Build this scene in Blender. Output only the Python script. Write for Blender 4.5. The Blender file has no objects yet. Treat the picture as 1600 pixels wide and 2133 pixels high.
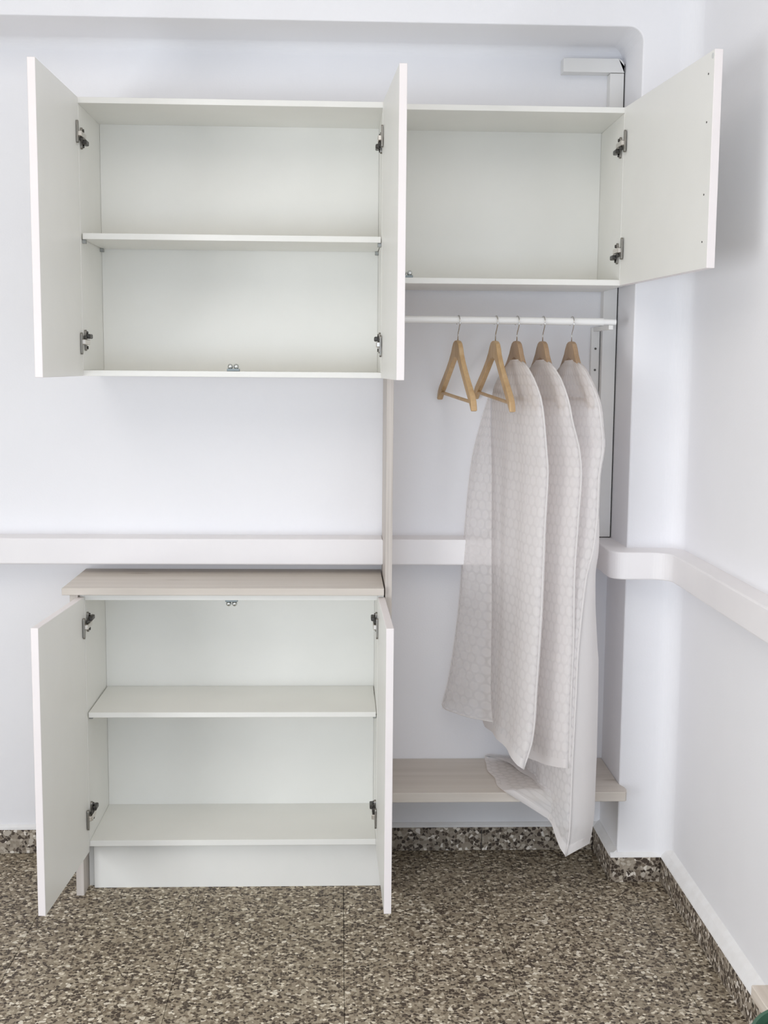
import bpy, bmesh, math, random
from mathutils import Vector, Matrix
from math import sin, cos, pi, sqrt

sc = bpy.context.scene
COL = sc.collection

# ------------------------------------------------------------------ camera
cam = bpy.data.cameras.new('camera')
cam.sensor_fit = 'VERTICAL'
cam.sensor_height = 24.0
cam.lens = 2530.45 / 2133.0 * 24.0
cam.clip_start = 0.05
co = bpy.data.objects.new('camera', cam)
COL.objects.link(co)
_R = Vector((0.9992919, -0.0366779, 0.0083875))
_U = Vector((-0.0039239, 0.1201132, 0.9927525))
_F = Vector((0.0374195, 0.9920824, -0.1198842))
_m = Matrix((( _R.x, _U.x, -_F.x), (_R.y, _U.y, -_F.y), (_R.z, _U.z, -_F.z))).to_4x4()
_m.translation = Vector((-0.0773, -3.1845, 1.4346))
co.matrix_world = _m
sc.camera = co

# ------------------------------------------------------------------ world, light, exposure
world = bpy.data.worlds.new('world')
sc.world = world
world.use_nodes = True
bgn = world.node_tree.nodes['Background']
bgn.inputs[0].default_value = (0.80, 0.90, 1.0, 1)
bgn.inputs[1].default_value = 0.25

def area(name, loc, rot, sx, sy, power, col):
    l = bpy.data.lights.new(name, 'AREA')
    l.shape = 'RECTANGLE'; l.size = sx; l.size_y = sy
    l.energy = power; l.color = col
    o = bpy.data.objects.new(name, l)
    o.location = loc; o.rotation_euler = rot
    COL.objects.link(o)
    return o

# daylight entering by the tall windows of the room (left wall, and the wall behind the camera); skylight slants down
area('window_daylight_left', (-2.30, -3.2, .80), (0, -pi/2+.05, 0), 1.3, 1.9, 84, (.945, .965, 1.0))
area('window_daylight_rear', (-.70, -4.45, 1.50), (pi/2-.5, 0, 0), 2.7, 2.1, 16, (.78, .88, 1.0))
area('rear_low_fill', (-.50, -4.45, .70), (pi/2, 0, 0), 2.3, 1.1, 31, (.70, .83, 1.0))  # added bluish fill, brightens the lower walls and base cabinet
# added overhead fill standing in for ceiling bounce, unseen above the view
area('overhead_fill', (-.8, -2.4, 2.86), (0, 0, 0), 2.6, 2.6, 36, (1.0, .935, .87))

vs = sc.view_settings
vs.view_transform = 'Standard'
vs.look = 'None'
vs.exposure = -0.21
vs.gamma = 1.0
vs.use_curve_mapping = False
try:
    sc.cycles.max_bounces = 14
    sc.cycles.diffuse_bounces = 10
    sc.cycles.transparent_max_bounces = 24
    sc.cycles.use_denoising = True
    sc.cycles.sample_clamp_indirect = 6.0
except Exception:
    pass

# ------------------------------------------------------------------ helpers
def obj(name, bm, m, parent=None, smooth=False):
    me = bpy.data.meshes.new(name)
    bmesh.ops.recalc_face_normals(bm, faces=bm.faces)
    bm.to_mesh(me); bm.free()
    if smooth:
        for p in me.polygons: p.use_smooth = True
    if m is not None:
        for mm in (m if isinstance(m, (list, tuple)) else [m]):
            me.materials.append(mm)
    o = bpy.data.objects.new(name, me)
    COL.objects.link(o)
    if parent is not None:
        o.parent = parent
        o.matrix_parent_inverse = Matrix.Translation(-parent_loc(parent))
    return o

def parent_loc(p):
    v = Vector(p.location)
    while p.parent is not None:
        p = p.parent
        # children are created with mesh coordinates in world space and zero location
        v = Vector((0, 0, 0))
        break
    return v if p.type == 'EMPTY' and p.parent is None and v.length > 0 else Vector((0, 0, 0))

def empty(name, loc=(0, 0, 0)):
    o = bpy.data.objects.new(name, None)
    o.empty_display_size = 0.1
    o.location = loc
    COL.objects.link(o)
    return o

def tag(o, label, cat, group=None):
    o['label'] = label; o['category'] = cat
    if group: o['group'] = group
    return o

def struct(o):
    o['kind'] = 'structure'
    return o

def box(x0, x1, y0, y1, z0, z1, bev=0.0, bm=None, seg=1):
    own = bm is None
    b2 = bmesh.new()
    r = bmesh.ops.create_cube(b2, size=1.0)
    for v in b2.verts:
        v.co = Vector(((x0+x1)/2 + v.co.x*(x1-x0), (y0+y1)/2 + v.co.y*(y1-y0), (z0+z1)/2 + v.co.z*(z1-z0)))
    if bev > 0:
        bmesh.ops.bevel(b2, geom=list(b2.edges), offset=bev, segments=seg, affect='EDGES', profile=0.5)
    if own: return b2
    merge(bm, b2)
    return bm

def merge(dst, src):
    me = bpy.data.meshes.new('tmp')
    src.to_mesh(me); src.free()
    dst.from_mesh(me)
    bpy.data.meshes.remove(me)

def xform(bm, mat):
    bmesh.ops.transform(bm, matrix=mat, verts=bm.verts)
    return bm

def prism(poly, axis, a0, a1, bev=0.0, seg=2, bm=None):
    """extrude a closed 2-D polygon along an axis ('x': (y,z), 'y': (x,z), 'z': (x,y))"""
    b2 = bmesh.new()
    def P(u, v, w):
        return {'x': (w, u, v), 'y': (u, w, v), 'z': (u, v, w)}[axis]
    lo = [b2.verts.new(P(u, v, a0)) for u, v in poly]
    hi = [b2.verts.new(P(u, v, a1)) for u, v in poly]
    n = len(poly)
    b2.faces.new(lo); b2.faces.new(hi)
    caps = set(b2.faces)
    for i in range(n):
        b2.faces.new((lo[i], lo[(i+1) % n], hi[(i+1) % n], hi[i]))
    bmesh.ops.recalc_face_normals(b2, faces=b2.faces)
    if bev > 0:
        es = [e for e in b2.edges if any(f in caps for f in e.link_faces)]
        bmesh.ops.bevel(b2, geom=es, offset=bev, segments=seg, affect='EDGES', profile=0.5)
    if bm is None: return b2
    merge(bm, b2)
    return bm

def tube(pts, r, n=8, bm=None, cap=True):
    b2 = bmesh.new()
    pts = [Vector(p) for p in pts]
    rings = []
    prev = None
    for i, p in enumerate(pts):
        t = (pts[min(i+1, len(pts)-1)] - pts[max(i-1, 0)]).normalized()
        if prev is None:
            a = Vector((0, 0, 1)) if abs(t.z) < .9 else Vector((1, 0, 0))
            u = t.cross(a).normalized()
        else:
            u = (prev - t*prev.dot(t)).normalized()
        prev = u
        w = t.cross(u)
        rr = r[i] if isinstance(r, (list, tuple)) else r
        rings.append([b2.verts.new(p + u*cos(2*pi*k/n)*rr + w*sin(2*pi*k/n)*rr) for k in range(n)])
    for a, b in zip(rings, rings[1:]):
        for k in range(n):
            b2.faces.new((a[k], a[(k+1) % n], b[(k+1) % n], b[k]))
    if cap:
        b2.faces.new(rings[0]); b2.faces.new(list(reversed(rings[-1])))
    if bm is None: return b2
    merge(bm, b2)
    return bm

def lathe(profile, center, n=40, bm=None):
    b2 = bmesh.new()
    cx, cy, cz = center
    rings = []
    for r, z in profile:
        if r < 1e-5:
            rings.append([b2.verts.new((cx, cy, cz+z))])
        else:
            rings.append([b2.verts.new((cx+r*cos(2*pi*k/n), cy+r*sin(2*pi*k/n), cz+z)) for k in range(n)])
    for a, b in zip(rings, rings[1:]):
        if len(a) == 1 and len(b) == 1: continue
        for k in range(n):
            k2 = (k+1) % n
            if len(a) == 1: b2.faces.new((a[0], b[k2], b[k]))
            elif len(b) == 1: b2.faces.new((a[k], a[k2], b[0]))
            else: b2.faces.new((a[k], a[k2], b[k2], b[k]))
    if bm is None: return b2
    merge(bm, b2)
    return bm

def oval(cy, cz, hy, hz, n=8):
    """stadium outline, long axis z, as (y,z) points"""
    out = []
    for k in range(n+1):
        a = pi*k/n
        out.append((cy + hy*cos(a), cz + (hz-hy) + hy*sin(a)))
    for k in range(n+1):
        a = pi + pi*k/n
        out.append((cy + hy*cos(a), cz - (hz-hy) + hy*sin(a)))
    return out

def arc(cx, cy, r, a0, a1, n=10):
    return [(cx + r*cos(a0+(a1-a0)*k/n), cy + r*sin(a0+(a1-a0)*k/n)) for k in range(n+1)]

# ------------------------------------------------------------------ materials
def new_mat(name, base=(.8, .8, .8), rough=.5, metal=0.0, spec=None):
    m = bpy.data.materials.new(name)
    m.use_nodes = True
    b = m.node_tree.nodes['Principled BSDF']
    b.inputs['Base Color'].default_value = (*base, 1)
    b.inputs['Roughness'].default_value = rough
    b.inputs['Metallic'].default_value = metal
    if spec is not None: b.inputs['Specular IOR Level'].default_value = spec
    return m, m.node_tree, b

def nd(nt, t, **kw):
    n = nt.nodes.new(t)
    for k, v in kw.items(): setattr(n, k, v)
    return n

def ramp(nt, stops, interp='LINEAR'):
    r = nt.nodes.new('ShaderNodeValToRGB')
    cr = r.color_ramp; cr.interpolation = interp
    while len(cr.elements) < len(stops): cr.elements.new(0.5)
    for e, (p, c) in zip(cr.elements, stops):
        e.position = p; e.color = (*c, 1)
    return r

def pos(nt, scale=(1, 1, 1)):
    g = nt.nodes.new('ShaderNodeNewGeometry')
    mp = nt.nodes.new('ShaderNodeMapping')
    mp.inputs['Scale'].default_value = scale
    nt.links.new(g.outputs['Position'], mp.inputs['Vector'])
    return mp

def noisy(name, c0, c1, scale, rough, bump=0.0, bscale=300, detail=4, spec=None, stretch=(1, 1, 1)):
    m, nt, b = new_mat(name, c0, rough, spec=spec)
    mp = pos(nt, stretch)
    n = nd(nt, 'ShaderNodeTexNoise'); n.inputs['Scale'].default_value = scale; n.inputs['Detail'].default_value = detail
    nt.links.new(mp.outputs[0], n.inputs['Vector'])
    r = ramp(nt, [(.3, c0), (.7, c1)])
    nt.links.new(n.outputs['Fac'], r.inputs[0])
    nt.links.new(r.outputs[0], b.inputs['Base Color'])
    if bump > 0:
        n2 = nd(nt, 'ShaderNodeTexNoise'); n2.inputs['Scale'].default_value = bscale; n2.inputs['Detail'].default_value = 3
        nt.links.new(mp.outputs[0], n2.inputs['Vector'])
        bp = nd(nt, 'ShaderNodeBump'); bp.inputs['Strength'].default_value = bump; bp.inputs['Distance'].default_value = .002
        nt.links.new(n2.outputs['Fac'], bp.inputs['Height'])
        nt.links.new(bp.outputs[0], b.inputs['Normal'])
    return m

M = {}
M['wall'] = noisy('wall_paint', (.845, .845, .868), (.865, .865, .888), 3.0, .75, .12, 220)
M['rear'] = noisy('rear_wall_paint', (.74, .72, .70), (.77, .75, .73), 3.0, .8)
M['ceiling'] = noisy('ceiling_paint', (.70, .69, .67), (.72, .71, .69), 3.0, .8)
M['rail'] = noisy('rail_paint', (.82, .80, .81), (.85, .83, .835), 6.0, .5, .08, 60)
M['plaster'] = noisy('plaster_bead', (.80, .79, .78), (.85, .85, .85), 30.0, .8, .3, 150)
M['white'] = noisy('white_melamine', (.795, .792, .757), (.815, .812, .777), 8.0, .38, .05, 500)
M['edge'] = noisy('white_edge_band', (.79, .745, .74), (.81, .765, .76), 8.0, .4)
M['duct'] = noisy('duct_plastic', (.78, .775, .76), (.80, .795, .78), 8.0, .45)
M['rod'] = noisy('rod_enamel', (.86, .86, .85), (.88, .88, .87), 8.0, .3)
M['gap'], _, _ = new_mat('dark_gap', (.03, .028, .025), .9)
M['hole'], _, _ = new_mat('dark_hole', (.06, .055, .05), .8)
M['plug'], _, _ = new_mat('grey_plug', (.62, .63, .62), .6)
M['steel'], _, _ = new_mat('nickel_steel', (.74, .70, .65), .30, 1.0)
M['flange'], _, _ = new_mat('brushed_flange_steel', (.30, .285, .26), .38, 1.0)
M['darksteel'], _, _ = new_mat('dark_steel', (.10, .095, .088), .4, 1.0)
M['pin'], _, _ = new_mat('grey_pin', (.35, .36, .35), .4, .6)
M['catchbase'], _, _ = new_mat('catch_plastic', (.27, .31, .32), .45, .3)
M['ball'], _, _ = new_mat('polished_ball', (.62, .64, .64), .12, 1.0)
M['chrome'], _, _ = new_mat('chrome_wire', (.72, .71, .69), .18, 1.0)

def wood(name, c_dark, c_mid, c_light, along, freq=60, rough=.5, knots=False, longs=2.0):
    m, nt, b = new_mat(name, c_mid, rough)
    s = [freq, freq, freq]
    s['xyz'.index(along)] = longs
    mp = pos(nt, s)
    n = nd(nt, 'ShaderNodeTexNoise'); n.inputs['Scale'].default_value = 1.0
    n.inputs['Detail'].default_value = 6; n.inputs['Distortion'].default_value = .6
    nt.links.new(mp.outputs[0], n.inputs['Vector'])
    r = ramp(nt, [(.28, c_dark), (.5, c_mid), (.72, c_light)])
    nt.links.new(n.outputs['Fac'], r.inputs[0])
    out = r.outputs[0]
    if knots:
        s2 = [9, 9, 9]; s2['xyz'.index(along)] = 2.6
        mp2 = pos(nt, s2)
        v = nd(nt, 'ShaderNodeTexVoronoi'); v.inputs['Scale'].default_value = 1.0
        nt.links.new(mp2.outputs[0], v.inputs['Vector'])
        r2 = ramp(nt, [(.03, (.62, .58, .54)), (.13, (1, 1, 1))])
        nt.links.new(v.outputs['Distance'], r2.inputs[0])
        mx = nd(nt, 'ShaderNodeMix', data_type='RGBA', blend_type='MULTIPLY')
        mx.inputs[0].default_value = .6
        nt.links.new(out, mx.inputs[6]); nt.links.new(r2.outputs[0], mx.inputs[7])
        out = mx.outputs[2]
    nt.links.new(out, b.inputs['Base Color'])
    bp = nd(nt, 'ShaderNodeBump'); bp.inputs['Strength'].default_value = .12; bp.inputs['Distance'].default_value = .001
    nt.links.new(n.outputs['Fac'], bp.inputs['Height']); nt.links.new(bp.outputs[0], b.inputs['Normal'])
    return m

OD, OM, OL = (.43, .385, .335), (.53, .48, .43), (.60, .555, .51)
M['oak_x'] = wood('grey_oak_along_x', (.53,.485,.43), (.59,.54,.485), (.64,.595,.54), 'x', 34, .5, True, 1.1)
M['oak_z'] = wood('grey_oak_along_z', (.45, .41, .375), (.54, .495, .455), (.62, .58, .54), 'z', 120)
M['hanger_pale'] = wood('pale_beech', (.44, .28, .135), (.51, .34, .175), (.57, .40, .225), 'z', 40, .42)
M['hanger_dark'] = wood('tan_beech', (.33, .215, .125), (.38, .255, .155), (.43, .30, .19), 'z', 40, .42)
M['stoolwood'] = wood('light_ash', (.47, .40, .33), (.58, .51, .44), (.66, .60, .53), 'y', 45, .5)
M['green'] = noisy('dark_green_plastic', (.035, .10, .06), (.045, .12, .072), 60, .5, .1, 200)
M['metalframe'] = noisy('window_frame_paint', (.8, .8, .8), (.82, .82, .82), 5, .4)

# terrazzo: chips of several sizes in a taupe binder
def terrazzo(name, s_big, s_small, gain=1.0, rough=.3, tint=(1, 1, 1), darkbias=0.0, spec=.3):
    m, nt, b = new_mat(name, (.3, .27, .23), rough, spec=spec)
    L = nt.links
    mp = pos(nt)
    nz = nd(nt, 'ShaderNodeTexNoise'); nz.inputs['Scale'].default_value = 90; nz.inputs['Detail'].default_value = 2
    L.new(mp.outputs[0], nz.inputs['Vector'])
    wv = nd(nt, 'ShaderNodeVectorMath', operation='MULTIPLY_ADD')
    L.new(nz.outputs['Color'], wv.inputs[0]); wv.inputs[1].default_value = (.006, .006, .006)
    L.new(mp.outputs[0], wv.inputs[2])
    def vor(scale):
        v = nd(nt, 'ShaderNodeTexVoronoi'); v.inputs['Scale'].default_value = scale
        L.new(wv.outputs[0], v.inputs['Vector'])
        e = nd(nt, 'ShaderNodeTexVoronoi', feature='DISTANCE_TO_EDGE'); e.inputs['Scale'].default_value = scale
        L.new(wv.outputs[0], e.inputs['Vector'])
        sx = nd(nt, 'ShaderNodeSeparateColor'); L.new(v.outputs['Color'], sx.inputs[0])
        return sx, e
    g = lambda c: tuple(min(1, x*gain*t) for x, t in zip(c, tint))
    s1, e1 = vor(s_small)
    d = darkbias
    r1 = ramp(nt, [(0, g((.055, .042, .034))), (.17+d, g((.085, .066, .051))), (.30+d, g((.19, .155, .12))), (.44+d, g((.30, .262, .21))),
                   (.66+d*.5, g((.38, .335, .275))), (.81, g((.50, .455, .385))), (.915, g((.78, .74, .67)))], 'CONSTANT')
    L.new(s1.outputs[0], r1.inputs[0])
    binder = g((.33, .288, .235))
    f1 = nd(nt, 'ShaderNodeMapRange'); f1.inputs[1].default_value = .0; f1.inputs[2].default_value = .10
    L.new(e1.outputs['Distance'], f1.inputs[0])
    mx1 = nd(nt, 'ShaderNodeMix', data_type='RGBA'); L.new(f1.outputs[0], mx1.inputs[0])
    mx1.inputs[6].default_value = (*binder, 1); L.new(r1.outputs[0], mx1.inputs[7])
    s2, e2 = vor(s_big)
    r2 = ramp(nt, [(0, g((.075, .058, .048))), (.45, g((.32, .28, .23))), (.62, g((.50, .46, .40))), (.85, g((.74, .71, .66)))], 'CONSTANT')
    L.new(s2.outputs[1], r2.inputs[0])
    gt = nd(nt, 'ShaderNodeMath', operation='GREATER_THAN'); gt.inputs[1].default_value = .80
    L.new(s2.outputs[0], gt.inputs[0])
    ge = nd(nt, 'ShaderNodeMath', operation='GREATER_THAN'); ge.inputs[1].default_value = .09
    L.new(e2.outputs['Distance'], ge.inputs[0])
    mu = nd(nt, 'ShaderNodeMath', operation='MULTIPLY'); L.new(gt.outputs[0], mu.inputs[0]); L.new(ge.outputs[0], mu.inputs[1])
    mx2 = nd(nt, 'ShaderNodeMix', data_type='RGBA'); L.new(mu.outputs[0], mx2.inputs[0])
    L.new(mx1.outputs[2], mx2.inputs[6]); L.new(r2.outputs[0], mx2.inputs[7])
    L.new(mx2.outputs[2], b.inputs['Base Color'])
    return m

M['terrazzo'] = terrazzo('terrazzo_floor', 88, 140, .91, .5, (1.04, 1.0, .90), spec=.22)
M['skirting'] = terrazzo('terrazzo_skirting', 70, 105, .98, .4, (1, .985, .97), .05)

# translucent garment covers printed with a honeycomb of round dots
def cover_mat(name, hi, lo):
    m = bpy.data.materials.new(name); m.use_nodes = True
    nt = m.node_tree; L = nt.links
    nt.nodes.remove(nt.nodes['Principled BSDF'])
    out = nt.nodes['Material Output']
    uv = nd(nt, 'ShaderNodeUVMap'); uv.uv_map = 'sheet'
    px, py = .030, .052
    def grid(off):
        a = nd(nt, 'ShaderNodeVectorMath', operation='MULTIPLY_ADD')
        L.new(uv.outputs[0], a.inputs[0]); a.inputs[1].default_value = (1/px, 1/py, 0); a.inputs[2].default_value = (off, off, 0)
        f = nd(nt, 'ShaderNodeVectorMath', operation='FRACTION'); L.new(a.outputs[0], f.inputs[0])
        s = nd(nt, 'ShaderNodeVectorMath', operation='SUBTRACT'); L.new(f.outputs[0], s.inputs[0]); s.inputs[1].default_value = (.5, .5, 0)
        k = nd(nt, 'ShaderNodeVectorMath', operation='MULTIPLY'); L.new(s.outputs[0], k.inputs[0]); k.inputs[1].default_value = (px, py, 0)
        l = nd(nt, 'ShaderNodeVectorMath', operation='LENGTH'); L.new(k.outputs[0], l.inputs[0])
        return l
    g1, g2 = grid(0.0), grid(0.5)
    mn = nd(nt, 'ShaderNodeMath', operation='MINIMUM')
    L.new(g1.outputs['Value'], mn.inputs[0]); L.new(g2.outputs['Value'], mn.inputs[1])
    mr = nd(nt, 'ShaderNodeMapRange'); mr.inputs[1].default_value = .0102; mr.inputs[2].default_value = .0142
    mr.inputs[3].default_value = hi; mr.inputs[4].default_value = lo
    L.new(mn.outputs[0], mr.inputs[0])
    df = nd(nt, 'ShaderNodeBsdfDiffuse'); df.inputs[0].default_value = (.95, .93, .925, 1)
    tl = nd(nt, 'ShaderNodeBsdfTranslucent'); tl.inputs[0].default_value = (.95, .935, .93, 1)
    m1 = nd(nt, 'ShaderNodeMixShader'); m1.inputs[0].default_value = .45
    L.new(df.outputs[0], m1.inputs[1]); L.new(tl.outputs[0], m1.inputs[2])
    tr = nd(nt, 'ShaderNodeBsdfTransparent'); tr.inputs[0].default_value = (.97, .965, .96, 1)
    m2 = nd(nt, 'ShaderNodeMixShader')
    L.new(mr.outputs[0], m2.inputs[0]); L.new(tr.outputs[0], m2.inputs[1]); L.new(m1.outputs[0], m2.inputs[2])
    L.new(m2.outputs[0], out.inputs['Surface'])
    return m
M['cover'] = cover_mat('dotted_cover_film', .84, .72)
M['flap'] = cover_mat('dotted_flap_film', .68, .54)
M['cover_plain'] = cover_mat('plain_cover_film', .88, .88)
M['binding'] = cover_mat('cover_binding', .93, .93)

def pane_mat():
    m = bpy.data.materials.new('window_glass'); m.use_nodes = True
    nt = m.node_tree; nt.nodes.remove(nt.nodes['Principled BSDF'])
    t = nd(nt, 'ShaderNodeBsdfTransparent'); g = nd(nt, 'ShaderNodeBsdfGlossy'); g.inputs['Roughness'].default_value = .02
    mx = nd(nt, 'ShaderNodeMixShader'); mx.inputs[0].default_value = .06
    nt.links.new(t.outputs[0], mx.inputs[1]); nt.links.new(g.outputs[0], mx.inputs[2])
    nt.links.new(mx.outputs[0], nt.nodes['Material Output'].inputs['Surface'])
    return m
M['glass'] = pane_mat()

# ------------------------------------------------------------------ room shell
XL, XR = -2.4, 0.853          # left and right walls
YB, YP, YF = 0.29, 0.062, -4.6  # alcove back wall, pilaster face, wall behind the camera
XS = 0.7075                   # alcove side wall
ZC, ZS = 2.9, 2.310           # ceiling, alcove soffit

# floor: screed below, terrazzo tiles on it
fl = struct(obj('floor', box(XL-.1, XR+.1, YF-.1, YB+.1, -.08, -.012), M['gap']))
TS, J = .40, .0012
tile_mesh = None
x = -0.06 - TS*6
while x < XR:
    y = -0.27 - TS*11
    while y < YB:
        x0, x1 = max(x+J/2, XL), min(x+TS-J/2, XR)
        y0, y1 = max(y+J/2, YF), min(y+TS-J/2, YB)
        if x1-x0 > .01 and y1-y0 > .01:
            full = abs((x1-x0)-(TS-J)) < 1e-4 and abs((y1-y0)-(TS-J)) < 1e-4
            if full and tile_mesh is not None:
                o = bpy.data.objects.new('tile', tile_mesh)
                COL.objects.link(o)
                o.parent = fl
            else:
                o = obj('tile', box(-(x1-x0)/2, (x1-x0)/2, -(y1-y0)/2, (y1-y0)/2, -.012, 0, .0004), M['terrazzo'])
                o.parent = fl
                if full: tile_mesh = o.data
            o.location = ((x0+x1)/2, (y0+y1)/2, 0)
        y += TS
    x += TS

struct(obj('ceiling', box(XL-.1, XR+.1, YF-.1, YB+.1, ZC, ZC+.1), M['ceiling']))
# back wall of the alcove, with a soft cove under the soffit and in the corner
wb = box(XL-.1, XS+.02, YB, YB+.1, 0, ZC)
prism([(YB+.002, ZS+.002)] + arc(YB-.03, ZS-.03, .03, 0, pi/2, 8), 'x', XL, XS, bm=wb)
struct(obj('wall_back', wb, M['wall']))
# beam above and pilaster at the right: one L-shaped face with a rounded inner corner
RC_ = .036
poly = [(XL-.1, ZS)] + [(XS-RC_+RC_*sin(a), ZS-RC_+RC_*cos(a)) for a in [i*pi/2/10 for i in range(11)]]
poly += [(XS, 0), (XR+.05, 0), (XR+.05, ZC), (XL-.1, ZC)]
struct(obj('wall_alcove', prism(poly, 'y', YP, YB+.05, .004, 2), M['wall']))
# right wall with the coved room corner
CV = .055
wr = box(XR, XR+.1, YF-.1, YB+.1, 0, ZC)
prism([(XR+.002, YP+.002), (XR+.002, YP-CV)] + [(XR-CV+CV*cos(a), YP-CV+CV*sin(a)) for a in [i*pi/2/12 for i in range(13)]],
      'z', .0, ZC, bm=wr)
struct(obj('wall_right', wr, M['wall'], smooth=False))

def wall_with_opening(name, axis, c0, c1, a0, a1, o0, o1, z0, z1):
    bm = bmesh.new()
    def B(p0, p1, q0, q1):
        if axis == 'x': box(c0, c1, p0, p1, q0, q1, bm=bm)
        else: box(p0, p1, c0, c1, q0, q1, bm=bm)
    B(a0, o0, 0, ZC); B(o1, a1, 0, ZC); B(o0, o1, 0, z0); B(o0, o1, z1, ZC)
    return struct(obj(name, bm, M['rear']))

def window(name, axis, c, o0, o1, z0, z1):
    bm = bmesh.new()
    w = .06
    def B(p0, p1, q0, q1, d0=-.03, d1=.03, bm=bm):
        if axis == 'x': box(c+d0, c+d1, p0, p1, q0, q1, .003, bm=bm)
        else: box(p0, p1, c+d0, c+d1, q0, q1, .003, bm=bm)
    B(o0, o0+w, z0, z1); B(o1-w, o1, z0, z1); B(o0+w, o1-w, z0, z0+w); B(o0+w, o1-w, z1-w, z1)
    mid = (o0+o1)/2
    B(mid-.03, mid+.03, z0+w, z1-w)
    wn = struct(obj(name, bm, M['metalframe']))
    for p0, p1 in ((o0+w, mid-.03), (mid+.03, o1-w)):
        b2 = bmesh.new(); B(p0+.001, p1-.001, z0+w+.001, z1-w-.001, -.004, .004, b2)
        obj('pane', b2, M['glass'], wn)

wall_with_opening('wall_left', 'x', XL-.1, XL, YF-.1, YB, -4.4, -1.4, .12, 2.6)
window('window_1', 'x', XL-.05, -4.4, -1.4, .12, 2.6)
wall_with_opening('wall_front', 'y', YF-.1, YF, XL, XR, -2.25, .70, .12, 2.6)
window('window_2', 'y', YF-.05, -2.25, .70, .12, 2.6)

# ------------------------------------------------------------------ painted rail (trim) and skirtings
RZ0, RZ1 = .8742, .9476
PX0, PX1 = .0478, .0654       # partition thickness
def rail(name, poly):
    return struct(obj(name, prism(poly, 'z', RZ0, RZ1, .004, 2), M['rail']))
rail('trim_1', [(XL, YB), (XL, .2023), (PX0, .2023), (PX0, YB)])
outer = [(PX1, .2023)]
xi, yi = .646, -.028
outer += arc(xi-.03, .2023-.03, .03, pi/2, 0, 6)
outer += [(xi + .045 - .045*cos(a), yi + .045 - .045*sin(a)) for a in [i*pi/2/10 for i in range(11)]]
outer += [(.800-.050+.050*sin(a), yi-.050+.050*cos(a)) for a in [i*pi/2/10 for i in range(11)]]
outer += [(.800, YF)]
inner = [(XR+.01, YF), (XR+.01, YP), (XS+.004, YP), (XS+.004, YB), (PX1, YB)]
rail('trim_2', outer + inner)

SK = .072
def skirt(name, pieces):
    """first piece is the structure object, further pieces are its children"""
    o = None
    for x0, x1, y0, y1 in pieces:
        b = box(x0, x1, y0, y1, 0, SK, .0015)
        if o is None: o = struct(obj(name, b, M['skirting']))
        else: obj('tile', b, M['skirting'], o)
    return o
skirt('baseboard_back', [(PX1+.001, .352, YB-.010, YB), (.3535, XS-.022, YB-.010, YB)])
skirt('baseboard_left', [(-.86, PX0-.001, YB-.010, YB), (-1.26, -.8615, YB-.010, YB), (XL, -1.2615, YB-.010, YB)])
skirt('baseboard_alcove', [(XS-.021, XS, YP-.006, YB)])
skirt('baseboard_pilaster', [(XS-.0205, XR-.025, YP-.014, YP+.01)])
skirt('baseboard_right', [(XR-.0245, XR+.01, -.82, YP+.01), (XR-.0245, XR+.01, -1.62, -.8215), (XR-.0245, XR+.01, YF, -1.6215)])
# white plaster bead above the skirting
bd = bmesh.new()
prism([(YB, SK), (YB-.010, SK), (YB-.009, SK+.006), (YB-.003, SK+.012), (YB, SK+.013)], 'x', XL, PX0-.001, bm=bd)
struct(obj('trim_3', bd, M['plaster']))
bd = bmesh.new()
prism([(YB, SK), (YB-.010, SK), (YB-.009, SK+.006), (YB-.003, SK+.012), (YB, SK+.013)], 'x', PX1+.001, XS, bm=bd)
prism([(XS, SK), (XS-.021, SK), (XS-.018, SK+.004), (XS-.004, SK+.016), (XS, SK+.018)], 'y', YP-.002, YB, bm=bd)
prism([(YP, SK), (YP-.013, SK), (YP-.012, SK+.003), (YP-.003, SK+.010), (YP, SK+.011)], 'x', XS-.02, XR-.02, bm=bd)
prism([(XR, SK), (XR-.024, SK), (XR-.023, SK+.004), (XR-.012, SK+.022), (XR, SK+.034)], 'y', YF, YP, bm=bd)
struct(obj('trim_4', bd, M['plaster']))

# ------------------------------------------------------------------ cabinet parts
BV = .0007
YD = .2757          # inner face of the cabinet backs
def part(name, b, m, root, label=None):
    o = obj(name, b, m, root)
    if label: o['label'] = label
    return o

def door_bm(xh, yh, ang, w, z0, z1, s, t=.018):
    """s=-1: hinged on the left, opened to the left; inner face starts at (xh, yh)"""
    d = Vector((s*cos(ang), -sin(ang), 0))
    n = Vector((s*sin(ang), cos(ang)*1.0, 0)) if False else Vector((s*abs(d.y), s*d.x*(1 if d.y < 0 else -1), 0))
    b = box(0, w, 0, t, z0, z1, .0009)
    for f in b.faces:
        f.material_index = 0 if abs(f.normal.y) > .9 else 1
    mat = Matrix(((d.x, n.x, 0, xh), (d.y, n.y, 0, yh), (0, 0, 1, 0), (0, 0, 0, 1)))
    xform(b, mat)
    return b, mat

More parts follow.
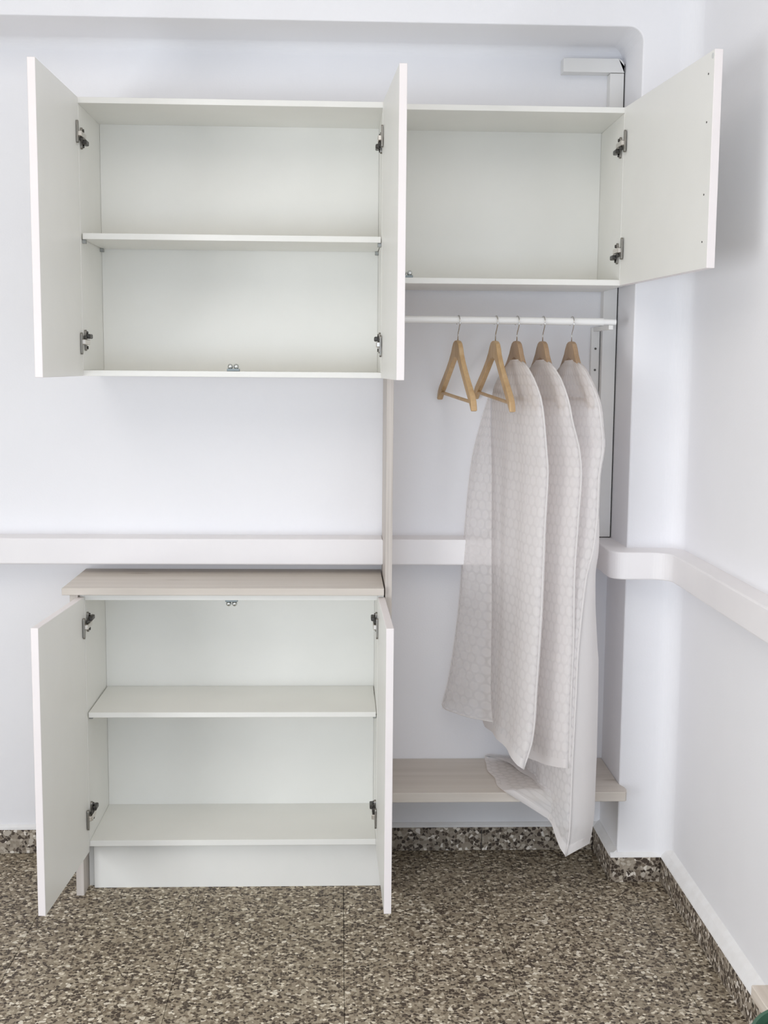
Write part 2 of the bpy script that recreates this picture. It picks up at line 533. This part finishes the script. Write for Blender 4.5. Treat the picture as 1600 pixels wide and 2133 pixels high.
def hinge(root, x, z, s, tilt=1):
    """x: inner face of the side panel, s=+1 when the interior lies to the right"""
    X = lambda d: (x + s*d)
    def bx(d0, d1, y0, y1, z0, z1, bev=.0006, bm=None):
        a, c = sorted((X(d0), X(d1)))
        return box(a, c, y0, y1, z0, z1, bev, bm=bm)
    # arm
    b = bx(.003, .0125, -.024, .034, z-.0065, z+.0065, .0015)
    h = part('hinge', b, M['steel'], root)
    # flange on the door
    a, c = sorted((X(-.0005), X(.0045)))
    b = prism(oval(-.022, z+.004*tilt, .0055, .028), 'x', a, c, .0006)
    o = obj('door_flange', b, M['flange'], h)
    # plate on the side panel
    a, c = sorted((X(-.0005), X(.0055)))
    b = prism(oval(.024, z-.005*tilt, .0065, .027), 'x', a, c, .001)
    obj('mounting_plate', b, M['flange'], h)
    b = bmesh.new()
    for dz in (-.019, .019):
        a, c = sorted((X(.004), X(.0085)))
        prism([(.027+.0042*cos(k*pi/5), z-.005*tilt+dz+.0042*sin(k*pi/5)) for k in range(10)], 'x', a, c, bm=b)
    bx(.006, .017, .012, .046, z-.015*tilt-.006, z-.015*tilt+.006, .002, b)
    bx(.004, .010, -.012, .006, z-.012*tilt-.005, z-.012*tilt+.005, .002, b)
    obj('screw_block', b, M['darksteel'], h)
    return h

def catch(root, x, y, z, up=1):
    b = box(x-.0165, x+.0165, y-.007, y+.008, *sorted((z, z+up*.007)), .001)
    o = part('ball_catch', b, M['catchbase'], root)
    for dx in (-.0078, .0078):
        b2 = bmesh.new()
        bmesh.ops.create_uvsphere(b2, u_segments=16, v_segments=10, radius=.0072)
        xform(b2, Matrix.Translation((x+dx, y-.001, z+up*.0125)))
        obj('ball', b2, M['ball'], o, smooth=True)
    return o

# ---- upper left cabinet
CG = 'white wall cabinets'
uc = tag(empty('wall_cabinet', (-.3528, .14, 1.4008)), 'wide white two-door wall cabinet with a middle shelf, above the painted rail', 'cabinet')
xi0, xi1, t = -.7369, .0311, .0155
z0, z1 = 1.4008, 2.0988
part('top_panel', box(xi0-t, xi1+t, .001, .283, z1-.0148, z1, BV), M['white'], uc)
part('bottom_panel', box(xi0-t, xi1+t, .001, .283, z0, z0+.0148, BV), M['white'], uc)
part('side_panel', box(xi0-t, xi0, .001, .283, z0+.0149, z1-.0149, BV), M['white'], uc)
part('side_panel', box(xi1, xi1+t, .001, .283, z0+.0149, z1-.0149, BV), M['white'], uc)
part('back_panel', box(xi0+.0005, xi1-.0005, YD, YD+.006, z0+.0149, z1-.0149), M['white'], uc)
part('shelf', box(xi0+.0035, xi1-.002, .006, YD-.003, 1.7482, 1.7636, BV), M['white'], uc)
for px, py in ((xi0, .022), (xi0, .255), (xi1-.010, .022), (xi1-.010, .255)):
    part('shelf_pin', box(px, px+.010, py-.006, py+.006, 1.738, 1.7482, .001), M['pin'], uc)
b, _ = door_bm(xi0-.0008, -.001, 1.5519, .3987, z0, z1, -1); part('door', b, [M['white'], M['edge']], uc)
b, _ = door_bm(xi1+.0008, -.001, 1.5169, .401, z0, z1, 1); part('door', b, [M['white'], M['edge']], uc)
for zz, tl in ((2.006, 1), (1.4875, -1)):
    hinge(uc, xi0, zz, 1, tl); hinge(uc, xi1, zz, -1, tl)
catch(uc, -.353, .020, z0+.0148)

# ---- upper right cabinet
rc = tag(empty('wall_cabinet', (.366, .14, 1.6456)), 'white single-door wall cabinet over the hanging rod, its door swung open to the right', 'cabinet')
ra0, ra1 = .0815, .6504
q0, q1 = 1.6456, 2.095
part('top_panel', box(.0662, ra1+t, .001, .283, q1-.0142, q1, BV), M['white'], rc)
part('bottom_panel', box(.0662, ra1+t, .001, .283, q0, q0+.0148, BV), M['white'], rc)
part('side_panel', box(.0662, ra0, .001, .283, q0+.0149, q1-.0143, BV), M['white'], rc)
part('side_panel', box(ra1, ra1+t, .001, .283, q0+.0149, q1-.0143, BV), M['white'], rc)
part('back_panel', box(ra0+.0004, ra1-.0004, YD, YD+.006, q0+.0149, q1-.0143), M['white'], rc)
b, dm = door_bm(ra1+.0008, -.001, 1.4834, .5868, q0, q1, 1)
d = part('door', b, [M['white'], M['edge']], rc)
for dx, dz, r in ((.556, 2.051, .0022), (.556, 1.952, .0022), (.556, 1.802, .0022), (.556, 1.703, .0022)):
    b = prism([(dx + r*cos(k*pi/5), dz + r*sin(k*pi/5)) for k in range(10)], 'y', -.0006, .004)
    xform(b, dm); obj('screw_hole', b, M['hole'], d)
b = prism([(.577 + .006*cos(k*pi/8), q1-.012 + .006*sin(k*pi/8)) for k in range(16)], 'y', -.0008, .004)
xform(b, dm); obj('plug', b, M['plug'], d)
hinge(rc, ra1, 2.003, -1, 1); hinge(rc, ra1, 1.734, -1, 1)
catch(rc, .0805+.0165, .020, q0+.0148)

# ---- oak partition between the two halves
tag(obj('partition_panel', box(PX0, PX1, 0.0, YB-.011, 0, 2.094, .0006), M['oak_z']),
    'tall narrow grey oak upright panel dividing the shelving side from the hanging side', 'panel')

# ---- lower cabinet
lc = tag(empty('base_cabinet', (-.36, .14, 0)), 'low white two-door floor cabinet with grey oak top and inner shelf', 'cabinet')
li0, li1 = -.7466, .0281
part('countertop', box(-.8020, .0442, -.020, YB-.001, .8289, .8479, .0012), M['oak_x'], lc, 'grey oak countertop')
part('end_panel', box(-.7830, -.7618, -.012, YB-.011, 0, .8288, .0008), M['oak_z'], lc, 'grey oak end panel')
part('side_panel', box(-.7610, li0, .001, .278, .1340, .8280, BV), M['white'], lc)
part('side_panel', box(-.7610, li0+.002, .0535, .278, 0, .1338, BV), M['white'], lc)
part('side_panel', box(li1, li1+.0160, .001, .278, .1340, .8280, BV), M['white'], lc)
part('side_panel', box(li1, li1+.0160, .0535, .278, 0, .1338, BV), M['white'], lc)
part('top_panel', box(li0+.0002, li1-.0002, .001, .278, .8120, .8280, BV), M['white'], lc)
part('bottom_panel', box(li0+.0002, li1-.0002, .001, .278, .1340, .1497, BV), M['white'], lc)
part('back_panel', box(li0+.0005, li1-.0005, YD, YD+.004, .1499, .8118), M['white'], lc)
part('shelf', box(li0+.003, li1-.0025, .003, YD-.003, .4918, .5056, BV), M['white'], lc)
for px, py in ((li0, .03), (li1-.010, .03), (li0, .25), (li1-.010, .25)):
    part('shelf_pin', box(px, px+.010, py-.006, py+.006, .482, .4918, .001), M['pin'], lc)
part('plinth', box(li0+.0022, li1+.0158, .038, .052, 0.0, .1338, BV), M['white'], lc)
b, _ = door_bm(-.7474, -.002, 1.5037, .388, .120, .8217, -1); part('door', b, [M['white'], M['edge']], lc)
b, _ = door_bm(li1+.0008, -.002, 1.5533, .3913, .120, .8217, 1); part('door', b, [M['white'], M['edge']], lc)
for zz, tl in ((.7440, -1), (.2205, -1)):
    hinge(lc, li0, zz, 1, tl); hinge(lc, li1, zz, -1, tl)
catch(lc, -.3615, .020, .8118, -1)

# ---- low oak bench shelf in the hanging side
BZ0, BZ1 = .254, .281
poly = [(PX1+.0005, -.004), (.7100, -.004), (.7150, .002), (.7185, .020), (.7170, .036), (.7085, YP-.005), (XS-.0008, YP+.002),
        (XS-.0008, YB-.001), (PX1+.0005, YB-.001)]
tag(obj('bench_shelf', prism(poly, 'z', BZ0, BZ1, .002, 2), M['oak_x']),
    'grey oak bench board spanning the alcove below the hanging garment covers', 'shelf')

# ------------------------------------------------------------------ cable duct in the alcove corner
dk = tag(empty('cable_duct', (.684, .27, .9476)), 'white boxed-in duct up the right rear corner of the alcove, elbow on top', 'duct')
part('riser', box(.6650, .7035, .2520, YB, .9500, 2.2370, .0008), M['duct'], dk)
hp = [(.5345, 2.2385), (.7035, 2.2385), (.7035, 2.2565)] + arc(.7035-.020, 2.2555, .020, 0, pi/2, 8) + [(.5345, 2.2755)]
part('elbow_cover', prism(hp, 'y', .2490, YB, .001), M['duct'], dk)
part('joint_gap', box(.7036, .7072, .2600, YB, .9480, 2.2640), M['gap'], dk, 'dark gap along the wall')
part('joint_gap', box(.668, .7030, .2530, YB-.002, .9470, .9505), M['gap'], dk)

# ------------------------------------------------------------------ hanging rod with its bracket plate
RY, RZ = .085, 1.5560
rod = tag(empty('clothes_rod', (.07, RY, RZ)), 'white enamelled clothes rod carrying the five wooden hangers', 'rod')
part('tube', tube([(PX1+.0005, RY, RZ+.001), (.630, RY, RZ-.001)], .0098, 16), M['rod'], rod)
part('inner_tube', tube([(.6295, RY, RZ-.001), (.6640, RY, RZ-.0015)], .0078, 16), M['rod'], rod)
br = tag(empty('bracket_plate', (.652, YB, 1.46)), 'pale upright mounting plate with two dark screws beside the corner duct', 'bracket')
part('plate', prism([(.6385, 1.365), (.6625, 1.365), (.6625, 1.545), (.6385, 1.545)], 'y', YB-.014, YB+.001, .0015), M['duct'], br)
part('arm', box(.6440, .6560, RY-.006, YB-.0135, 1.5345, 1.5462, .001), M['duct'], br)
for zz in (1.4865, 1.4265):
    b = prism([(.6510 + .0032*cos(k*pi/6), zz + .0032*sin(k*pi/6)) for k in range(12)], 'y', YB-.0162, YB-.013, .0005)
    part('screw', b, M['darksteel'], br)

# ------------------------------------------------------------------ wooden hangers
HW = .186
def hanger_outline():
    up = [(0, 0), (.014, -.0015), (.026, -.007), (.036, -.018), (.046, -.034), (.066, -.055), (.095, -.080), (.125, -.103),
          (.150, -.1215), (.166, -.1345), (.177, -.147), (.183, -.160), (.186, -.1715)]
    lo = [(.1795, -.1735), (.170, -.165), (.158, -.1545), (.140, -.143), (.112, -.1225), (.084, -.101), (.056, -.079), (.034, -.061), (.017, -.049), (0, -.0445)]
    right = up + lo
    left = [(-a, b) for a, b in reversed(right[1:-1])]
    return right + left

def hanger(hx, yaw, tilt, mat, label, name='wooden_hanger'):
    """hx: hook contact on the rod; local w axis points to the room (-Y); yaw turns the near end to +X"""
    root = empty(name, (hx, RY, RZ))
    tag(root, label, 'hanger', 'wooden hangers on the rod')
    w = Vector((sin(yaw), -cos(yaw), 0))
    up0 = Vector((0, 0, 1))
    ww = w*cos(tilt) - up0*sin(tilt)
    uu = up0*cos(tilt) + w*sin(tilt)
    tt = ww.cross(uu)
    orig = Vector((hx, RY, RZ))
    mat4 = Matrix(((tt.x, ww.x, uu.x, orig.x), (tt.y, ww.y, uu.y, orig.y), (tt.z, ww.z, uu.z, orig.z), (0, 0, 0, 1)))
    top = -.0535
    b = prism([(a, top+c) for a, c in hanger_outline()], 'x', -.0065, .0065, .0025, 2)
    # shoulders swell a little towards their ends and sweep gently forward
    for v in b.verts:
        k = abs(v.co.y)/HW
        v.co.x *= 1 + .25*k*k
    xform(b, mat4)
    part('body', b, mat, root)
    b = tube([(0, -.168, top-.152), (0, .168, top-.152)], .0046, 10)
    part('trouser_bar', xform(b, mat4), mat, root)
    pts = [(0, 0, top-.004), (0, 0, top+.014), (0, .003, top+.022), (0, .010, top+.032), (0, .0155, top+.040)]
    pts += [(0, .018*cos(a), -.006+.018*sin(a)) for a in [-.25 + i*(pi+.55)/14 for i in range(15)]]
    b = tube(pts, .0015, 8)
    obj('hook', xform(b, mat4), M['chrome'], root, smooth=True)
    return mat4

H = [(.2405, .16, .055, 'hanger_pale', 'bare pale wooden hanger, leftmost on the rod, nearest the partition'),
     (.3415, .15, .065, 'hanger_pale', 'bare pale wooden hanger, second from the left, just before the first garment cover'),
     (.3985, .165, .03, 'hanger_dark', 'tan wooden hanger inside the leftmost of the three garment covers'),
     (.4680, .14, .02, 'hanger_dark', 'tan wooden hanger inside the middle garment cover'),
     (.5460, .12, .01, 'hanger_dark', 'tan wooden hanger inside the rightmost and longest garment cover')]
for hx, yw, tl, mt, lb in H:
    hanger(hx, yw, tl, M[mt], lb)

# ------------------------------------------------------------------ garment covers
def interp(tab, z):
    if z >= tab[0][0]: return tab[0][1:]
    for a, b in zip(tab, tab[1:]):
        if b[0] <= z <= a[0]:
            k = (a[0]-z)/(a[0]-b[0])
            k2 = k
            return tuple(p + (q-p)*k2 for p, q in zip(a[1:], b[1:]))
    return tab[-1][1:]

def cover(name, label, near, far, bulL, bulR, zb, peakR=1.0, fold=None, seed=0, HT=1.07, plain=False):
    """near/far: tables (fraction down the side 0..1 -> x, y, z); two film layers joined along both long edges"""
    rnd = random.Random(seed)
    ph = [rnd.random()*6.28 for _ in range(8)]
    NR, NC = 90, 22
    bm = bmesh.new()
    uvl = bm.loops.layers.uv.new('sheet')
    grid = []
    for i in range(NR+1):
        v = i/NR
        n = Vector(curve(near, v)); f = Vector(curve(far, v))
        n.z -= 0; axis = (f-n); ln = max(axis.length, 1e-4)
        perp = Vector((axis.y, -axis.x, 0)).normalized()      # towards +X when far is at +Y
        row = []
        bl, brr = lin(bulL, v), lin(bulR, v)
        for side in (0, 1):
            for j in range(NC):
                s = j/NC if side == 0 else 1 - j/NC
                p = n.lerp(f, s)
                if side == 0:
                    th = -bl*max(0, sin(pi*s))**.45
                else:
                    th = brr*max(0, sin(pi*s**peakR))**.45
                amp = .0035*min(1, v*3)
                rip = amp*sin(9*s*2 + ph[side] + 2.2*v)*sin(pi*s) + .6*amp*sin(23*s + ph[2+side] + 4*v)*sin(pi*s)
                q = p + perp*(th + rip)
                if zb is not None: q.z += zb(s, v, side)
                row.append((q, s, v, side, ln))
        grid.append(row)
    if fold: fold(grid, NR, NC)
    vv = [[bm.verts.new(c[0]) for c in row] for row in grid]
    m = 2*NC
    # uv: running length around, height
    for i in range(NR):
        for j in range(m):
            j2 = (j+1) % m
            fc = bm.faces.new((vv[i][j], vv[i][j2], vv[i+1][j2], vv[i+1][j]))
            fc.smooth = True
            if plain and j >= NC and i > NR*.30: fc.material_index = 1
            W = .46
            us = [j/NC*W, (j+1)/NC*W, (j+1)/NC*W, j/NC*W]
            zs = [-i/NR*HT, -i/NR*HT, -(i+1)/NR*HT, -(i+1)/NR*HT]
            for lp, a, b in zip(fc.loops, us, zs):
                lp[uvl].uv = (a, b)
    me = bpy.data.meshes.new(name)
    bm.to_mesh(me); bm.free()
    me.materials.append(M['cover']); me.materials.append(M['cover_plain'])
    o = bpy.data.objects.new(name, me); COL.objects.link(o)
    tag(o, label, 'garment cover', 'garment covers on the rod')
    # turned-up hem along the bottom
    bm = bmesh.new(); uvl = bm.loops.layers.uv.new('sheet')
    k0 = NR-2
    def off(i, j):
        c = grid[i][j]; d = Vector((0, 0, 0))
        cen = sum((r[0] for r in grid[i]), Vector())/m
        d = (c[0]-cen); d.z = 0
        d = d.normalized() if d.length > 1e-6 else Vector((0, 0, 0))
        return c[0] + d*.0012
    hv = [[bm.verts.new(off(i, j)) for j in range(m)] for i in range(k0, NR+1)]
    for i in range(len(hv)-1):
        for j in range(m):
            fc = bm.faces.new((hv[i][j], hv[i][(j+1) % m], hv[i+1][(j+1) % m], hv[i+1][j])); fc.smooth = True
    me = bpy.data.meshes.new('hem'); bm.to_mesh(me); bm.free(); me.materials.append(M['cover'])
    h = bpy.data.objects.new('hem', me); COL.objects.link(h); h.parent = o
    # white binding sewn along the two long edges and round the neck
    for j in (0, NC):
        b = tube([grid[i][j][0] for i in range(0, NR+1, 2)], .0024 if j == 0 else .0014, 6)
        obj('edge_binding', b, M['binding'], o, smooth=True)
    b = tube([grid[0][j][0] for j in list(range(m)) + [0]], .0014, 6)
    obj('neck_binding', b, M['binding'], o, smooth=True)
    return o

HT = 1.05
def curve(tab, v):
    """Catmull-Rom through (v, x, y, z) knots"""
    n = len(tab)
    if v <= tab[0][0]: return tab[0][1:]
    for i in range(n-1):
        a, b = tab[i], tab[i+1]
        if v <= b[0]:
            t = (v-a[0])/(b[0]-a[0])
            p0 = tab[i-1] if i > 0 else a
            p3 = tab[i+2] if i+2 < n else b
            out = []
            for k in (1, 2, 3):
                m1 = (b[k]-p0[k])/max(b[0]-p0[0], 1e-6)*(b[0]-a[0])
                m2 = (p3[k]-a[k])/max(p3[0]-a[0], 1e-6)*(b[0]-a[0])
                t2, t3 = t*t, t*t*t
                out.append((2*t3-3*t2+1)*a[k] + (t3-2*t2+t)*m1 + (-2*t3+3*t2)*b[k] + (t3-t2)*m2)
            return out
    return tab[-1][1:]
def lin(tab, v):
    if v <= tab[0][0]: return tab[0][1]
    for a, b in zip(tab, tab[1:]):
        if v <= b[0]:
            return a[1] + (b[1]-a[1])*(v-a[0])/(b[0]-a[0])
    return tab[-1][1]

def knots(zs, xs, ys, ztop, zbot):
    """rows by height -> parameter v"""
    return [((ztop-z)/(ztop-zbot), x, y, z) for z, x, y in zip(zs, xs, ys)]

# first cover (leftmost)
nz = [1.452, 1.436, 1.405, 1.345, 1.209, 1.166, 1.024, .787, .596, .470, .386]
nx = [.404, .409, .419, .4326, .4497, .4544, .4505, .4463, .4384, .4320, .4100]
ny = [.045, -.020, -.080, -.134, -.130, -.124, -.120, -.120, -.120, -.120, -.120]
near1 = knots(nz, nx, ny, 1.452, .386)
fz = [1.449, 1.438, 1.415, 1.368, 1.2755, 1.166, .944, .762, .634, .520, .420]
fx = [.392, .387, .377, .363, .361, .362, .362, .361, .358, .354, .352]
fy = [.125, .165, .225, .278, .276, .270, .266, .266, .266, .266, .262]
far1 = knots(fz, fx, fy, 1.449, .420)
bulL = [(0, .013), (.08, .018), (.2, .024), (.5, .030), (.85, .030), (1, .026)]
bulR = [(0, .013), (.08, .018), (.2, .024), (.5, .028), (.85, .026), (1, .022)]
def sag1(s, v, side):
    # the lower edge dips a little at the front corner
    return .022*sin(pi*min(1, s*1.3))*max(0, (v-.6)/.4)**2
c1 = cover('garment_cover', 'leftmost of three sheer white dotted garment covers, a loose flap billowing towards the partition', near1, far1, bulL, bulR, sag1, seed=1)

def flap(parent):
    # loose single sheet hanging from the rear shoulder, spread along the back wall
    zs = [1.352, 1.2755, 1.166, .944, .762, .634, .520, .4508]
    xo = [.350, .328, .304, .286, .273, .2585, .241, .2247]
    yo = [.276, .274, .270, .268, .266, .266, .266, .264]
    xi = [.352, .350, .348, .348, .348, .345, .345, .350]
    yi_ = [.262, .235, .170, .120, .100, .090, .085, .080]
    ko = [((1.352-z)/(1.352-.4508), x, y, z) for z, x, y in zip(zs, xo, yo)]
    ki = [((1.352-z)/(1.352-.4508), x, y, z + (.0 if z > .46 else .004)) for z, x, y in zip(zs, xi, yi_)]
    bm = bmesh.new(); uvl = bm.loops.layers.uv.new('sheet')
    NR, NC = 60, 12
    vv = []
    for i in range(NR+1):
        a, b = Vector(curve(ko, i/NR)), Vector(curve(ki, i/NR))
        row = []
        for j in range(NC+1):
            k = j/NC
            p = a.lerp(b, k)
            p.x -= .030*sin(pi*k)*min(1, 2.5*i/NR) + .003*sin(12*k+5*i/NR)*min(1, 2*i/NR)
            row.append(bm.verts.new(p))
        vv.append(row)
    for i in range(NR):
        for j in range(NC):
            fc = bm.faces.new((vv[i][j], vv[i][j+1], vv[i+1][j+1], vv[i+1][j])); fc.smooth = True
            for lp, (a, b) in zip(fc.loops, ((i, j), (i, j+1), (i+1, j+1), (i+1, j))):
                lp[uvl].uv = (b/NC*.19, -a/NR*.93)
    edge = [v.co.copy() for v in [r[0] for r in vv] + vv[-1][1:]]
    me = bpy.data.meshes.new('flap'); bm.to_mesh(me); bm.free(); me.materials.append(M['flap'])
    o = bpy.data.objects.new('flap', me); COL.objects.link(o); o.parent = parent
    o['label'] = 'thinner loose flap of the cover'
    obj('flap_binding', tube(edge, .0016, 6), M['binding'], o, smooth=True)
flap(c1)

# second cover (middle)
nz = [1.452, 1.4380, 1.4080, 1.3500, 1.2948, 1.234, 1.1667, 1.05, .900, .7235, .583, .389]
nx = [.4730, .4770, .4870, .4995, .5122, .5313, .5406, .5364, .5306, .5329, .5305, .5306]
ny = [.045, -.018, -.080, -.138, -.136, -.126, -.120, -.120, -.120, -.120, -.120, -.120]
near2 = knots(nz, nx, ny, 1.452, .389)
fz = [1.449, 1.438, 1.415, 1.365, 1.26, 1.15, 1.044, .694, .552, .360]
fx = [.462, .456, .448, .437, .430, .427, .426, .426, .425, .425]
fy = [.125, .165, .225, .280, .276, .270, .266, .266, .266, .266]
far2 = knots(fz, fx, fy, 1.449, .360)
def sag2(s, v, side):
    return -.018*sin(pi*s)*max(0, (v-.6)/.4)**2
cover('garment_cover', 'middle of three sheer white dotted garment covers, hanging straight behind the leftmost', near2, far2,
      [(0, .013), (.1, .018), (.3, .022), (1, .026)], [(0, .013), (.1, .018), (.3, .020), (1, .020)], sag2, seed=2)

# third cover (rightmost, longest, its rear half resting on the bench)
nz = [1.452, 1.436, 1.405, 1.348, 1.2715, 1.235, 1.1617, 1.051, .964, .902, .713, .586, .3925, .2095, .150]
nx = [.551, .555, .562, .5745, .5868, .593, .5842, .5825, .5739, .5596, .5438, .541, .5362, .5336, .5254]
ny = [.045, -.018, -.080, -.140, -.140, -.130, -.130, -.130, -.130, -.130, -.130, -.130, -.130, -.130, -.130]
near3 = knots(nz, nx, ny, 1.452, .150)
fz = [1.449, 1.438, 1.415, 1.365, 1.26, 1.15, 1.00, .70, .45, .300, .150]
fx = [.541, .536, .529, .520, .512, .506, .500, .490, .484, .478, .470]
fy = [.125, .165, .225, .280, .276, .270, .266, .266, .266, .266, .266]
far3 = knots(fz, fx, fy, 1.449, .150)
def fold3(grid, NR, NC):
    for i, row in enumerate(grid):
        for j, (q, s, v, side, ln) in enumerate(row):
            if q.y > -.018:
                lvl = BZ1 + .006 + (.005 if side else 0)
                if q.z < lvl:
                    ex = lvl - q.z
                    q.x -= ex*.80
                    q.z = lvl + .003*sin(14*q.y + 30*ex)*min(1, ex*20)
            else:
                if q.z < BZ1:
                    # shorter towards the bench front
                    k = min(1, max(0, (q.y + .132)/.075))
                    q.z = BZ1 - (BZ1-q.z)*(1 - .50*k)
                    if side == 0: q.x -= .03*k*0
cover('garment_cover', 'rightmost and longest white garment cover, its hem folding over the bench board', near3, far3,
      [(0, .013), (.1, .018), (.3, .020), (1, .022)],
      [(0, .013), (.1, .018), (.3, .016), (.42, .040), (.6, .078), (.8, .088), (1, .090)], None, .52, fold3, seed=3, HT=1.30, plain=True)

# ------------------------------------------------------------------ the cropped things at the bottom right
st = tag(empty('low_stool', (.76, -1.2, 0)), 'light wooden low stool by the right wall, cropped at the bottom right corner', 'stool')
part('seat_board', box(.691, .845, -1.40, -1.080, .2750, .3000, .0015), M['stoolwood'], st)
for lx in (.765, .825):
    for ly in (-1.36, -1.20):
        part('leg', box(lx-.014, lx+.014, ly-.014, ly+.014, 0, .2749, .0015), M['stoolwood'], st)
bn = tag(empty('waste_bin', (.613, -1.615, 0)), 'dark green round bin in front of the stool, only its rim edge showing', 'bin')
pr_ = [(0, 0), (.078, 0), (.082, .006), (.104, .488), (.1095, .490), (.1105, .496), (.1085, .500), (.104, .499), (.1015, .488), (.080, .012), (0, .010)]
part('body', lathe(pr_, (.613, -1.615, 0), 64), M['green'], bn)
